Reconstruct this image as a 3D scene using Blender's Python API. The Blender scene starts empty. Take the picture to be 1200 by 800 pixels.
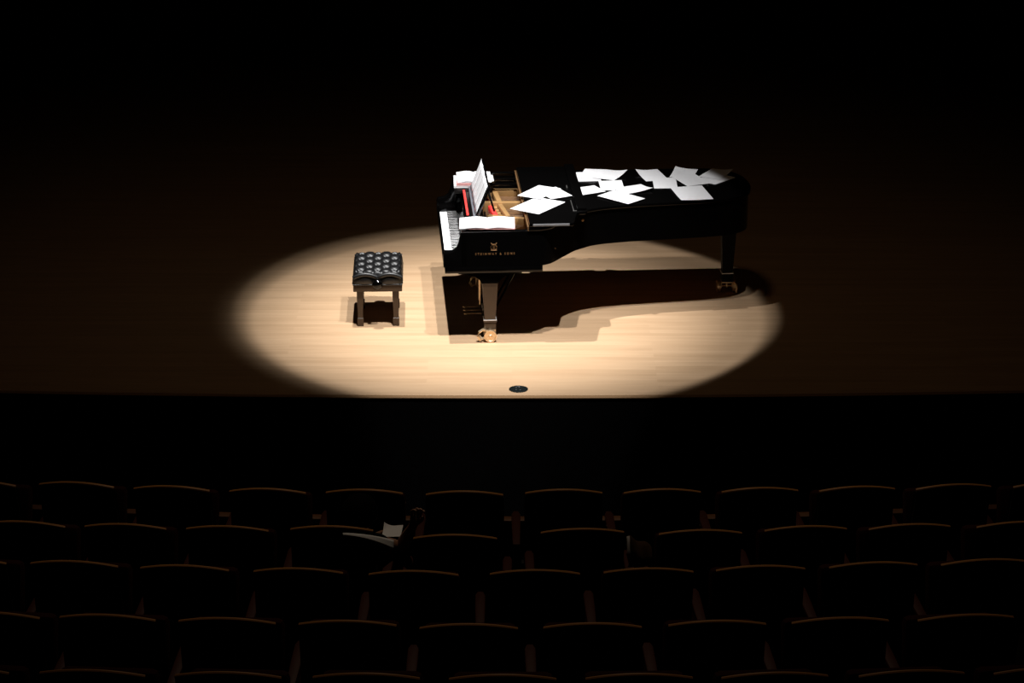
import bpy, bmesh, math, random
from mathutils import Vector, Matrix
random.seed(7)
C = bpy.context.scene.collection
S = bpy.context.scene
PI = math.pi
R = math.radians

# ------------------------------------------------------------------ view
S.view_settings.view_transform = 'Standard'
try: S.view_settings.look = 'None'
except Exception: pass
S.view_settings.gamma = 1.0
S.view_settings.exposure = 0.0
S.view_settings.use_curve_mapping = False
S.cycles.use_denoising = True
S.cycles.max_bounces = 8
S.cycles.sample_clamp_indirect = 4.0

# ------------------------------------------------------------------ camera in the balcony
CAM_H, PITCH, FPX = 7.33, R(19.96), 2930.0
cam_d = bpy.data.cameras.new('camera')
cam_d.sensor_width = 36.0
cam_d.lens = FPX / 1200.0 * 36.0
cam_d.clip_end = 200
cam = bpy.data.objects.new('camera', cam_d)
cam.location = (0, 0, CAM_H)
cam.rotation_euler = (PI / 2 - PITCH, 0, 0)
C.objects.link(cam)
S.camera = cam

# ------------------------------------------------------------------ materials
def mat(name, col, rough=0.5, metal=0.0, spec=0.5, coat=0.0, noise=0.0, nscale=20.0, stretch=(1, 1, 1), bump=0.0):
    m = bpy.data.materials.new(name); m.use_nodes = True
    nt = m.node_tree; b = nt.nodes['Principled BSDF']
    b.inputs['Roughness'].default_value = rough
    b.inputs['Metallic'].default_value = metal
    b.inputs['Specular IOR Level'].default_value = spec
    b.inputs['Coat Weight'].default_value = coat
    b.inputs['Base Color'].default_value = (*col, 1)
    if noise or bump:
        tc = nt.nodes.new('ShaderNodeTexCoord'); mp = nt.nodes.new('ShaderNodeMapping')
        mp.inputs['Scale'].default_value = stretch
        nz = nt.nodes.new('ShaderNodeTexNoise'); nz.inputs['Scale'].default_value = nscale
        nz.inputs['Detail'].default_value = 5
        nt.links.new(tc.outputs['Object'], mp.inputs['Vector']); nt.links.new(mp.outputs[0], nz.inputs['Vector'])
        if noise:
            mx = nt.nodes.new('ShaderNodeMix'); mx.data_type = 'RGBA'
            mx.inputs[6].default_value = (*[c * (1 - noise) for c in col], 1)
            mx.inputs[7].default_value = (*[min(1, c * (1 + noise)) for c in col], 1)
            nt.links.new(nz.outputs['Fac'], mx.inputs[0]); nt.links.new(mx.outputs[2], b.inputs['Base Color'])
        if bump:
            bp = nt.nodes.new('ShaderNodeBump'); bp.inputs['Strength'].default_value = bump; bp.inputs['Distance'].default_value = 0.004
            nt.links.new(nz.outputs['Fac'], bp.inputs['Height']); nt.links.new(bp.outputs[0], b.inputs['Normal'])
    return m

def floor_mat():
    m = bpy.data.materials.new('maple_planks'); m.use_nodes = True
    nt = m.node_tree; N = nt.nodes; L = nt.links; b = N['Principled BSDF']
    tc = N.new('ShaderNodeTexCoord')
    br = N.new('ShaderNodeTexBrick')
    br.offset = 0.37; br.offset_frequency = 2
    br.inputs['Color1'].default_value = (0.0, 0.0, 0.0, 1)
    br.inputs['Color2'].default_value = (1, 1, 1, 1)
    br.inputs['Mortar'].default_value = (0.5, 0.5, 0.5, 1)
    br.inputs['Scale'].default_value = 1.0
    br.inputs['Mortar Size'].default_value = 0.0006
    br.inputs['Brick Width'].default_value = 1.9
    br.inputs['Row Height'].default_value = 0.075
    br.inputs['Bias'].default_value = 0.0
    L.new(tc.outputs['Object'], br.inputs['Vector'])
    mp = N.new('ShaderNodeMapping'); mp.inputs['Scale'].default_value = (0.7, 14, 1)
    L.new(tc.outputs['Object'], mp.inputs['Vector'])
    nz = N.new('ShaderNodeTexNoise'); nz.inputs['Scale'].default_value = 2.2; nz.inputs['Detail'].default_value = 6; nz.inputs['Roughness'].default_value = 0.6
    L.new(mp.outputs[0], nz.inputs['Vector'])
    m1 = N.new('ShaderNodeMath'); m1.operation = 'MULTIPLY'; m1.inputs[1].default_value = 0.22
    L.new(br.outputs['Color'], m1.inputs[0])
    m2 = N.new('ShaderNodeMath'); m2.operation = 'MULTIPLY_ADD'; m2.inputs[1].default_value = 0.78
    L.new(nz.outputs['Fac'], m2.inputs[0]); L.new(m1.outputs[0], m2.inputs[2])
    cr = N.new('ShaderNodeValToRGB')
    cr.color_ramp.elements[0].position = 0.2; cr.color_ramp.elements[0].color = (0.49, 0.315, 0.18, 1)
    cr.color_ramp.elements[1].position = 0.8; cr.color_ramp.elements[1].color = (0.68, 0.465, 0.285, 1)
    L.new(m2.outputs[0], cr.inputs[0])
    L.new(cr.outputs[0], b.inputs['Base Color'])
    b.inputs['Roughness'].default_value = 0.42
    b.inputs['Specular IOR Level'].default_value = 0.3
    return m

def paper_mat(name, staves=True, tone=0.72, axis=1):
    """white paper with printed staves: thin pale grey lines in bands"""
    m = bpy.data.materials.new(name); m.use_nodes = True
    nt = m.node_tree; N = nt.nodes; L = nt.links; b = N['Principled BSDF']
    b.inputs['Roughness'].default_value = 0.7; b.inputs['Specular IOR Level'].default_value = 0.25
    base = (tone, tone, tone * 1.02, 1)
    b.inputs['Base Color'].default_value = base
    if staves:
        tc = N.new('ShaderNodeTexCoord'); sp = N.new('ShaderNodeSeparateXYZ')
        L.new(tc.outputs['Object'], sp.inputs[0])
        def band(freq, lim):
            a = N.new('ShaderNodeMath'); a.operation = 'MULTIPLY'; a.inputs[1].default_value = freq
            f = N.new('ShaderNodeMath'); f.operation = 'FRACT'
            g = N.new('ShaderNodeMath'); g.operation = 'LESS_THAN'; g.inputs[1].default_value = lim
            L.new(sp.outputs[axis], a.inputs[0]); L.new(a.outputs[0], f.inputs[0]); L.new(f.outputs[0], g.inputs[0]); return g
        g1 = band(40.0, 0.45); g2 = band(400.0, 0.22)
        mu = N.new('ShaderNodeMath'); mu.operation = 'MULTIPLY'
        L.new(g1.outputs[0], mu.inputs[0]); L.new(g2.outputs[0], mu.inputs[1])
        mx = N.new('ShaderNodeMix'); mx.data_type = 'RGBA'
        mx.inputs[6].default_value = base; mx.inputs[7].default_value = (0.35, 0.35, 0.37, 1)
        L.new(mu.outputs[0], mx.inputs[0]); L.new(mx.outputs[2], b.inputs['Base Color'])
    return m

M = dict(
    floor=floor_mat(),
    nosing=mat('stage_nosing_wood', (0.33, 0.19, 0.09), 0.45, noise=0.25, nscale=3, stretch=(0.6, 12, 12)),
    black_wall=mat('black_painted_board', (0.0035, 0.003, 0.003), 0.85, spec=0.1, noise=0.3, nscale=6),
    back_wall=mat('dark_walnut_panel', (0.02, 0.011, 0.006), 0.6, spec=0.2, noise=0.4, nscale=2, stretch=(8, 8, 0.5)),
    carpet=mat('black_carpet', (0.0025, 0.002, 0.002), 0.95, spec=0.05, noise=0.4, nscale=80),
    lacquer=mat('black_piano_lacquer', (0.0015, 0.0014, 0.0014), 0.11, spec=0.4, noise=0.2, nscale=3),
    lacquer_matt=mat('satin_black_lacquer', (0.0025, 0.0022, 0.002), 0.30, spec=0.3, noise=0.2, nscale=3),
    leg_matt=mat('matt_black_leg', (0.0018, 0.0016, 0.0015), 0.5, spec=0.08, noise=0.2, nscale=8),
    leg_black=mat('leg_lacquer_floor_tint', (0.040, 0.021, 0.010), 0.30, spec=0.6, noise=0.2, nscale=8),  # black lacquer, the floor's reflection put in as a brown base colour
    brass=mat('polished_brass', (0.82, 0.63, 0.42), 0.45, 0.9, noise=0.12, nscale=30),
    dull_brass=mat('dull_brass_inlay', (0.24, 0.13, 0.055), 0.5, 0.5, noise=0.15, nscale=40),
    gold=mat('bronzed_iron_plate', (0.42, 0.24, 0.095), 0.42, 0.35, noise=0.15, nscale=12),
    soundboard=mat('varnished_spruce', (0.20, 0.10, 0.035), 0.45, noise=0.25, nscale=4, stretch=(1, 20, 1)),
    red_felt=mat('red_felt', (0.75, 0.045, 0.04), 0.95, spec=0.05, noise=0.15, nscale=90),
    dark_felt=mat('dark_damper_felt', (0.012, 0.009, 0.008), 0.95, spec=0.05, noise=0.2, nscale=60),
    steel=mat('string_steel', (0.30, 0.29, 0.28), 0.45, 1.0, noise=0.05, nscale=50),
    cuff_shine=mat('pale_cuff_shine', (0.85, 0.85, 0.87), 0.4, 0.6, noise=0.03, nscale=50),  # pale tone carries the lit top face of the leg cuff
    edge_grey=mat('pale_edge_glint', (0.20, 0.20, 0.21), 0.5, noise=0.3, nscale=25, stretch=(1, 8, 8)),  # highlight of the flap's near edge, put in as pale grey
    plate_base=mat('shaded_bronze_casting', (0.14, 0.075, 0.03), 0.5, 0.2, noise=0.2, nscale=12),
    copper_wire=mat('dull_copper_wire', (0.16, 0.09, 0.05), 0.6, 0.3, noise=0.1, nscale=50),
    ivory=mat('white_key_plastic', (0.86, 0.86, 0.88), 0.25, noise=0.02, nscale=30),
    ebony=mat('black_key_plastic', (0.006, 0.006, 0.006), 0.25, noise=0.2, nscale=30),
    paper=paper_mat('printed_music_paper'),
    paper_plain=paper_mat('plain_white_paper', False, 0.76),
    ledge_sheen=mat('grey_ledge_reflection', (0.10, 0.105, 0.12), 0.6, noise=0.15, nscale=40),  # polished black ledge, reflected music sheets put in as grey
    pink_cover=mat('pink_book_cover', (0.50, 0.22, 0.21), 0.7, noise=0.1, nscale=20),
    grey_cover=mat('grey_book_cover', (0.30, 0.30, 0.31), 0.7, noise=0.1, nscale=20),
    page_edge=mat('book_page_block', (0.78, 0.76, 0.74), 0.8, noise=0.06, nscale=8, stretch=(1, 1, 60)),
    leather=mat('black_tufted_leather', (0.0045, 0.0044, 0.0048), 0.42, spec=0.5, noise=0.3, nscale=60),
    bench_wood=mat('bench_wood_floor_tint', (0.045, 0.025, 0.013), 0.35, spec=0.4, noise=0.25, nscale=6, stretch=(6, 6, 1)),  # black paint, browned to carry light bounced up from the floor
    rubber=mat('black_rubber', (0.006, 0.006, 0.006), 0.7, noise=0.2, nscale=30),
    socket=mat('black_socket_plate', (0.006, 0.010, 0.010), 0.4, noise=0.2, nscale=30),
    screw=mat('grey_screw', (0.25, 0.25, 0.26), 0.4, 0.8, noise=0.1, nscale=60),
    seat_shell=mat('dark_seat_shell', (0.003, 0.002, 0.0018), 0.8, spec=0.08, noise=0.3, nscale=10, stretch=(1, 1, 8)),
    seat_rail=mat('oak_seat_rail', (0.38, 0.17, 0.05), 0.32, spec=0.5, noise=0.2, nscale=8, stretch=(1, 12, 12)),
    seat_cloth=mat('dark_red_upholstery', (0.022, 0.004, 0.003), 0.95, spec=0.05, noise=0.3, nscale=90),
    seat_arm=mat('red_brown_armrest_wood', (0.038, 0.007, 0.003), 0.6, spec=0.15, noise=0.25, nscale=6, stretch=(8, 1, 8)),
    seat_metal=mat('black_seat_iron', (0.006, 0.005, 0.005), 0.6, spec=0.2, noise=0.2, nscale=20),
    ledge=mat('brown_parapet_cap', (0.12, 0.05, 0.022), 0.5, spec=0.25, noise=0.25, nscale=4, stretch=(1, 12, 12)),
    skin=mat('skin', (0.30, 0.15, 0.09), 0.55, noise=0.1, nscale=30),
    cloth_black=mat('black_cotton', (0.004, 0.004, 0.005), 0.95, spec=0.05, noise=0.3, nscale=80),
    hair=mat('black_hair', (0.002, 0.0016, 0.0014), 0.9, spec=0.05, noise=0.3, nscale=120),
    jacket=mat('brown_jacket_cloth', (0.045, 0.022, 0.012), 0.95, spec=0.05, noise=0.3, nscale=60),
    jacket_trim=mat('pale_jacket_edge', (0.32, 0.30, 0.29), 0.9, spec=0.05, noise=0.2, nscale=60),
)

# ------------------------------------------------------------------ mesh helpers
def tag(o, label=None, cat=None, group=None, kind=None):
    if label: o['label'] = label
    if cat: o['category'] = cat
    if group: o['group'] = group
    if kind: o['kind'] = kind
    return o

def empty(name, loc=(0, 0, 0), rz=0.0):
    o = bpy.data.objects.new(name, None); C.objects.link(o)
    o.location = loc; o.rotation_euler = (0, 0, rz); o.empty_display_size = 0.1
    return o

class MB:
    """collects shapes into one bmesh"""
    def __init__(s): s.bm = bmesh.new()
    def poly(s, verts, faces):
        vs = [s.bm.verts.new(v) for v in verts]
        for f in faces:
            try: s.bm.faces.new([vs[i] for i in f])
            except ValueError: pass
        return vs
    def box(s, x0, x1, y0, y1, z0, z1, bev=0.0, mtx=None, seg=2):
        t = bmesh.new()
        v = [t.verts.new(p) for p in ((x0,y0,z0),(x1,y0,z0),(x1,y1,z0),(x0,y1,z0),(x0,y0,z1),(x1,y0,z1),(x1,y1,z1),(x0,y1,z1))]
        for f in ((3,2,1,0),(4,5,6,7),(0,1,5,4),(1,2,6,5),(2,3,7,6),(3,0,4,7)): t.faces.new([v[i] for i in f])
        if bev: bmesh.ops.bevel(t, geom=t.edges[:] , offset=bev, segments=seg, profile=0.5, affect='EDGES')
        s.merge(t, mtx)
    def merge(s, t, mtx=None):
        if mtx is not None: bmesh.ops.transform(t, matrix=mtx, verts=t.verts)
        me = bpy.data.meshes.new('tmp'); t.to_mesh(me); t.free()
        s.bm.from_mesh(me); bpy.data.meshes.remove(me)
    def prism(s, pts, z0, z1, bev=0.0, mtx=None, seg=2):
        t = bmesh.new()
        vs = [t.verts.new((p[0], p[1], z0)) for p in pts]
        f = t.faces.new(vs)
        r = bmesh.ops.extrude_face_region(t, geom=[f])
        bmesh.ops.translate(t, vec=(0, 0, z1 - z0), verts=[e for e in r['geom'] if isinstance(e, bmesh.types.BMVert)])
        bmesh.ops.recalc_face_normals(t, faces=t.faces)
        if bev:
            es = [e for e in t.edges if abs(e.verts[0].co.z - e.verts[1].co.z) < 1e-6]
            bmesh.ops.bevel(t, geom=es, offset=bev, segments=seg, profile=0.5, affect='EDGES')
        s.merge(t, mtx)
    def lathe(s, prof, n=24, mtx=None, cap=True):
        """profile of (radius, z) about z"""
        t = bmesh.new(); rings = []
        for r, z in prof:
            rings.append([t.verts.new((r*math.cos(2*PI*k/n), r*math.sin(2*PI*k/n), z)) for k in range(n)])
        for a, b in zip(rings, rings[1:]):
            for k in range(n): t.faces.new((a[k], a[(k+1)%n], b[(k+1)%n], b[k]))
        if cap: t.faces.new(rings[0][::-1]); t.faces.new(rings[-1])
        s.merge(t, mtx)
    def tube(s, pts, r, n=8):
        pts = [Vector(p) for p in pts]; rr = r if isinstance(r, (list, tuple)) else [r]*len(pts)
        t = bmesh.new(); rings = []
        for i, p in enumerate(pts):
            d = (pts[min(i+1, len(pts)-1)] - pts[max(i-1, 0)]).normalized()
            up = Vector((0,0,1)) if abs(d.z) < 0.95 else Vector((1,0,0))
            a = d.cross(up).normalized(); b = d.cross(a)
            rings.append([t.verts.new(p + rr[i]*(math.cos(2*PI*k/n)*a + math.sin(2*PI*k/n)*b)) for k in range(n)])
        for a, b in zip(rings, rings[1:]):
            for k in range(n): t.faces.new((a[k], a[(k+1)%n], b[(k+1)%n], b[k]))
        t.faces.new(rings[0][::-1]); t.faces.new(rings[-1])
        s.merge(t)
    def grid(s, nx, ny, fn, close_t=0.0):
        """open surface fn(u,v)->(x,y,z); with thickness close_t downwards becomes a closed sheet"""
        def lay(dz): return [[s.bm.verts.new((lambda p: (p[0], p[1], p[2]-dz))(fn(i/nx, j/ny))) for j in range(ny+1)] for i in range(nx+1)]
        A = lay(0)
        for i in range(nx):
            for j in range(ny): s.bm.faces.new((A[i][j], A[i+1][j], A[i+1][j+1], A[i][j+1]))
        if close_t:
            B = lay(close_t)
            for i in range(nx):
                for j in range(ny): s.bm.faces.new((B[i][j], B[i][j+1], B[i+1][j+1], B[i+1][j]))
            ring = [(i,0) for i in range(nx)] + [(nx,j) for j in range(ny)] + [(i,ny) for i in range(nx,0,-1)] + [(0,j) for j in range(ny,0,-1)]
            for k in range(len(ring)):
                a, b = ring[k], ring[(k+1)%len(ring)]
                s.bm.faces.new((A[b[0]][b[1]], A[a[0]][a[1]], B[a[0]][a[1]], B[b[0]][b[1]]))
    def build(s, name, m, parent=None, smooth=True, loc=None, rz=0.0, angle=35):
        bmesh.ops.recalc_face_normals(s.bm, faces=s.bm.faces)
        me = bpy.data.meshes.new(name); s.bm.to_mesh(me); s.bm.free()
        me.materials.append(m)
        if smooth:
            try: me.shade_smooth()
            except Exception: pass
            try: me.set_sharp_from_angle(angle=R(angle))
            except Exception: pass
        o = bpy.data.objects.new(name, me); C.objects.link(o)
        if parent: o.parent = parent
        if loc: o.location = loc
        o.rotation_euler = (0, 0, rz)
        return o

def box_obj(name, m, parent, x0, x1, y0, y1, z0, z1, bev=0.0, mtx=None):
    b = MB(); b.box(x0, x1, y0, y1, z0, z1, bev, mtx); return b.build(name, m, parent)

def catmull(pts, n=6):
    out = []
    P = [pts[0]] + list(pts) + [pts[-1]]
    for i in range(1, len(P)-2):
        p0, p1, p2, p3 = [Vector(q) for q in P[i-1:i+3]]
        for k in range(n):
            t = k/n
            out.append(0.5*((2*p1) + (p2-p0)*t + (2*p0-5*p1+4*p2-p3)*t*t + (3*p1-p0-3*p2+p3)*t**3))
    out.append(Vector(pts[-1]))
    return [tuple(q) for q in out]

def rotz(a): return Matrix.Rotation(a, 4, 'Z')
def trs(x, y, z): return Matrix.Translation((x, y, z))

# ================================================================== THE SETTING
EDGE_Y, EDGE_R = 18.85, 77.0
def edge_y(x, off=0.0): return EDGE_Y + x*x/(2*EDGE_R) + off
xs = [-11 + 22*k/40 for k in range(41)]

b = MB()
b.prism([(x, edge_y(x, 0.05)) for x in xs] + [(11, 31.2), (-11, 31.2)], -0.06, 0.0)
tag(b.build('floor', M['floor'], smooth=False), kind='structure')

b = MB()
b.prism([(x, edge_y(x)) for x in xs] + [(x, edge_y(x, 0.05)) for x in xs[::-1]], -0.014, 0.0, 0.004)
tag(b.build('trim_1', M['nosing']), kind='structure')

b = MB()
b.prism([(x, edge_y(x, 0.006)) for x in xs] + [(x, edge_y(x, 0.049)) for x in xs[::-1]], -1.15, -0.0145)
tag(b.build('wall_front', M['black_wall'], smooth=False), kind='structure')
b = MB(); b.box(-11, 11, 6.0, 19.8, -1.3, -1.15)
tag(b.build('floor_stalls', M['carpet'], smooth=False), kind='structure')
b = MB(); b.box(-11.2, 11.2, 31.2, 31.4, -0.06, 13.0)
for k in range(23): b.box(-11 + k, -10.92 + k, 31.14, 31.2, 0, 13)
tag(b.build('wall_back', M['back_wall'], smooth=False), kind='structure')
for nm, x0, x1 in (('wall_left', -11.4, -11.2), ('wall_right', 11.2, 11.4)):
    b = MB(); b.box(x0, x1, 4, 31.4, -1.3, 13.0)
    tag(b.build(nm, M['back_wall'], smooth=False), kind='structure')

# seating tiers, curved round the stage
ROW_R = 24.0
ROW_Z = [1.73, 1.95, 2.165, 2.385, 2.61]       # height of each row's top rail
ROW_Y = [12.95, 11.93, 10.96, 10.02, 9.02]
def arc(yc, x): return yc + x*x/(2*ROW_R)
xa = [-5 + 10*k/24 for k in range(25)]
for i in range(5):
    y1 = ROW_Y[i] + (0.52 if i else 0.72); y0 = ROW_Y[i] - 0.48
    if i == 0: y1 = 13.66
    else: y1 = ROW_Y[i-1] - 0.48
    b = MB()
    b.prism([(x, arc(y0, x)) for x in xa] + [(x, arc(y1, x) - 0.002) for x in xa[::-1]], -1.15, ROW_Z[i] - 0.95)
    tag(b.build('floor_tier', M['carpet'], smooth=False), kind='structure')
b = MB()
b.prism([(x, arc(13.66, x)) for x in xa] + [(x, arc(13.71, x)) for x in xa[::-1]], -1.15, 1.21)
tag(b.build('wall_parapet', M['black_wall'], smooth=False), kind='structure')
b = MB()
b.prism([(x, arc(13.655, x)) for x in xa] + [(x, arc(13.725, x)) for x in xa[::-1]], 1.211, 1.235, 0.008)
tag(b.build('trim_2', M['ledge']), kind='structure')

# round black socket cover let into the stage floor near its edge
e = empty('floor_socket', (0.053, 19.04, 0.0))
tag(e, 'small round black floor socket plate near the front edge of the stage', 'floor socket')
b = MB(); b.lathe([(0.078, 0.0), (0.078, 0.004), (0.072, 0.006), (0.058, 0.006), (0.056, 0.004), (0.02, 0.004)], 32)
b.build('cover_plate', M['socket'], e)
for k, (sx, sy) in enumerate(((-0.018, 0.03), (0.006, 0.03), (-0.02, -0.02), (0.014, -0.028))):
    b = MB(); b.lathe([(0.007, 0.0045), (0.007, 0.0075), (0.004, 0.0085)], 10, trs(sx, sy, 0))
    b.build('screw', M['screw'], e)

# ================================================================== GRAND PIANO
PX, PY, PR = -0.573, 20.2, R(3.67)
def P2W(a, b_): return (PX + a*math.cos(PR) - b_*math.sin(PR), PY + a*math.sin(PR) + b_*math.cos(PR))
piano = empty('grand_piano', (PX, PY, 0), PR)
tag(piano, 'black concert grand piano with closed lid standing in the stage spotlight', 'piano')

YN, YF = -0.085, 1.60          # near (treble) and far (bass) faces of the case
bent = catmull([(0.80, YN), (0.90, -0.03), (1.02, 0.14), (1.17, 0.345), (1.34, 0.46), (1.58, 0.525), (1.85, 0.565), (2.15, 0.60), (2.40, 0.64), (2.58, 0.70), (2.695, 0.81), (2.745, 0.98), (2.75, 1.16), (2.715, 1.36), (2.62, 1.51), (2.46, 1.585), (2.30, YF)], 5)
outer = [(0.14, YN), (0.5, YN)] + bent + [(1.5, YF), (0.8, YF), (0.14, YF)]

def offset(path, d):
    out = []
    for i, p in enumerate(path):
        a = Vector(path[max(i-1, 0)]); c = Vector(path[min(i+1, len(path)-1)])
        t = (c - a); t.normalize()
        out.append((p[0] - t.y*d, p[1] + t.x*d))
    return out
inner = offset(outer, 0.055)

# rim: a wall following the outline
b = MB(); n = len(outer); Z0, Z1 = 0.69, 1.0
V = []
for p, q in zip(outer, inner):
    V.append([b.bm.verts.new((p[0], p[1], Z0)), b.bm.verts.new((p[0], p[1], Z1-0.002)), b.bm.verts.new((p[0]+(q[0]-p[0])*0.04, p[1]+(q[1]-p[1])*0.04, Z1)), b.bm.verts.new((q[0], q[1], Z1)), b.bm.verts.new((q[0], q[1], Z0))])
for i in range(n-1):
    for k in range(5):
        b.bm.faces.new((V[i][k], V[i+1][k], V[i+1][(k+1)%5], V[i][(k+1)%5]))
b.bm.faces.new(V[0]); b.bm.faces.new(V[-1][::-1])
rim = b.build('rim', M['lacquer'], piano)

b = MB(); b.prism([(0.16, YN+0.06)] + inner[2:-2] + [(0.16, YF-0.06)], 0.715, 0.735)
b.build('soundboard', M['soundboard'], piano, smooth=False)
# bracing beams below
b = MB()
for (p, q) in (((0.85, 0.2), (1.9, 1.1)), ((0.85, 0.8), (2.4, 1.15)), ((0.85, 1.45), (2.3, 1.2))):
    d = Vector(q) - Vector(p); a = math.atan2(d.y, d.x)
    b.box(0, d.length, -0.05, 0.05, 0.66, 0.714, 0.01, trs(p[0], p[1], 0) @ rotz(a))
b.build('brace', M['lacquer_matt'], piano)

# keybed and case front
box_obj('keybed', M['lacquer'], piano, 0.0, 0.83, YN, YF, 0.635, 0.69, 0.002)
box_obj('key_slip', M['lacquer'], piano, -0.012, 0.022, YN+0.02, YF-0.02, 0.69, 0.728, 0.006)
# arms with the swept front profile
def arm(y0, y1):
    prof = [(-0.012, 0.69), (-0.012, 0.79), (0.0, 0.812), (0.03, 0.818), (0.065, 0.825), (0.095, 0.85), (0.115, 0.90), (0.128, 0.96), (0.145, 0.99), (0.19, 1.0), (0.19, 0.69)]
    b = MB()
    t = bmesh.new()
    vs = [t.verts.new((p[0], y0, p[1])) for p in prof]
    f = t.faces.new(vs); r = bmesh.ops.extrude_face_region(t, geom=[f])
    bmesh.ops.translate(t, vec=(0, y1-y0, 0), verts=[q for q in r['geom'] if isinstance(q, bmesh.types.BMVert)])
    bmesh.ops.recalc_face_normals(t, faces=t.faces)
    es = [q for q in t.edges if abs(q.verts[0].co.y - q.verts[1].co.y) < 1e-6 and max(q.verts[0].co.z, q.verts[1].co.z) > 0.7]
    bmesh.ops.bevel(t, geom=es, offset=0.006, segments=2, profile=0.5, affect='EDGES')
    b.merge(t)
    return b.build('arm', M['lacquer'], piano)
arm(YN, YN+0.065); arm(YF-0.065, YF)
for y0, y1 in ((YN+0.067, 0.155), (1.395, YF-0.067)):
    box_obj('key_block', M['lacquer'], piano, 0.0, 0.15, y0, y1, 0.692, 0.772, 0.008)
# fallboard, folded back above the keys
b = MB()
b.grid(6, 1, lambda u, v: (0.155 + 0.035*u + 0.02*math.sin(u*PI), YN+0.07 + (YF-YN-0.14)*v, 0.755 + 0.185*u))
b.grid(1, 1, lambda u, v: (0.19 + 0.03*u, YN+0.07 + (YF-YN-0.14)*v, 0.94))
b.grid(1, 1, lambda u, v: (0.22, YN+0.07 + (YF-YN-0.14)*v, 0.94 - 0.2*u))
b.build('fallboard', M['lacquer'], piano)

# keyboard: every key a sub-part
kb = box_obj('keyboard', M['ebony'], piano, 0.022, 0.165, 0.16, 1.39, 0.69, 0.712)
KY0, KW = 0.163, 1.224/52
for k in range(52):
    b = MB(); b.box(0.0, 0.155, -KW/2+0.0006, KW/2-0.0006, 0.0, 0.022, 0.0015, seg=1)
    o = b.build('white_key', M['ivory'], kb, loc=(0.010, KY0 + KW*(k+0.5), 0.7125))
bk = None
for k in range(51):
    # keys run from the treble (near) end to the bass (far) end; C=0 .. B=6 counted from the top C
    deg = (0 - k) % 7                     # white note at index k: 0=C
    # a black key lies between white k and white k+1 (lower) unless the pair is C/B or F/E
    if deg in (0, 3): continue
    b = MB()
    b.box(0.0, 0.095, -0.0052, 0.0052, 0.0, 0.011, 0.002, seg=1)
    b.build('black_key', M['ebony'], kb, loc=(0.072, KY0 + KW*(k+1), 0.735))
box_obj('felt_strip', M['red_felt'], piano, 0.172, 0.178, 0.16, 1.39, 0.735, 0.752)

# lid: back part lies closed on the case; front flap is folded over on it
HX = 0.71
lid_out = offset([p for p in outer if p[0] >= 0.8], -0.018)
lid_pts = [(HX, YN-0.018)] + lid_out + [(HX, YF+0.018)]
b = MB(); b.prism(lid_pts, 1.004, 1.034, 0.006)
b.build('lid', M['lacquer'], piano)
b = MB(); b.prism([(HX+0.004, YN-0.018), (1.075, YN-0.018), (1.095, YN), (1.12, 0.06), (1.145, 0.19), (1.17, 0.215), (1.22, 0.22), (1.235, 0.24), (1.235, YF+0.03), (HX+0.004, YF+0.03)], 1.040, 1.070, 0.006)
fl = b.build('lid_flap', M['lacquer'], piano)
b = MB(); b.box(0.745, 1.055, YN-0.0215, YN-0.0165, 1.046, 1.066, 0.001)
b.build('edge_glint', M['edge_grey'], fl)  # thin bar added for the highlight along the flap's near edge
b = MB()
b.box(1.15, 1.235, 0.25, YF+0.03, 1.0705, 1.092, 0.005)
b.build('lid_lip', M['lacquer'], fl)
b = MB()
b.tube([(HX-0.004, YN-0.01, 1.036), (HX-0.004, YF+0.02, 1.036)], 0.007, 10)
b.box(HX-0.008, HX+0.003, YN-0.01, YF+0.02, 1.002, 1.03)
b.build('hinge', M['dull_brass'], piano)
# pale bars added for the reflections in the flap lip's inside corner
b = MB(); b.box(1.115, 1.123, 0.24, 0.55, 1.0705, 1.076, 0.002); b.box(1.112, 1.145, 0.225, 0.238, 1.0705, 1.076, 0.002)
b.build('lip_glint', M['steel'], fl)
b = MB(); b.box(1.115, 1.125, 0.92, 0.99, 1.0705, 1.08, 0.002)
b.build('lip_glint', M['steel'], fl)

# iron plate seen in the opening, with struts
pl = box_obj('iron_plate', M['plate_base'], piano, 0.30, 0.95, 0.02, 1.5, 0.80, 0.815)
b = MB(); b.box(0.235, 0.40, 0.02, 1.5, 0.74, 0.855, 0.006)
b.build('pin_block', M['plate_base'], piano)
for (p, q, w) in (((0.34, 1.40), (0.95, 1.385), 0.05), ((0.34, 1.02), (0.95, 0.985), 0.055), ((0.40, 0.62), (0.95, 0.42), 0.045), ((0.42, 0.20), (0.95, 0.10), 0.05)):
    d = Vector(q) - Vector(p); a = math.atan2(d.y, d.x)
    b = MB(); b.box(0, d.length, -w/2, w/2, 0.815, 0.935, 0.012, trs(p[0], p[1], 0) @ rotz(a))
    b.build('plate_strut', M['gold'], pl)
for (p, q, w) in (((0.50, 1.46), (0.53, 1.06), 0.05), ((0.53, 0.98), (0.58, 0.62), 0.045), ((0.47, 0.52), (0.60, 0.10), 0.05)):
    d = Vector(q) - Vector(p); a = math.atan2(d.y, d.x)
    b = MB(); b.box(0, d.length, -w/2, w/2, 0.815, 0.925, 0.012, trs(p[0], p[1], 0) @ rotz(a))
    b.build('plate_strut', M['gold'], pl)
# dark wells cast into the plate
b = MB()
for (x0, x1, y0, y1) in ((0.42, 0.50, 1.10, 1.34), (0.58, 0.70, 1.08, 1.34), (0.62, 0.70, 0.66, 0.90), (0.42, 0.51, 0.70, 0.94), (0.62, 0.70, 0.18, 0.42)):
    b.box(x0, x1, y0, y1, 0.8155, 0.823, 0.004)
b.build('plate_recess', M['soundboard'], pl)
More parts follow.
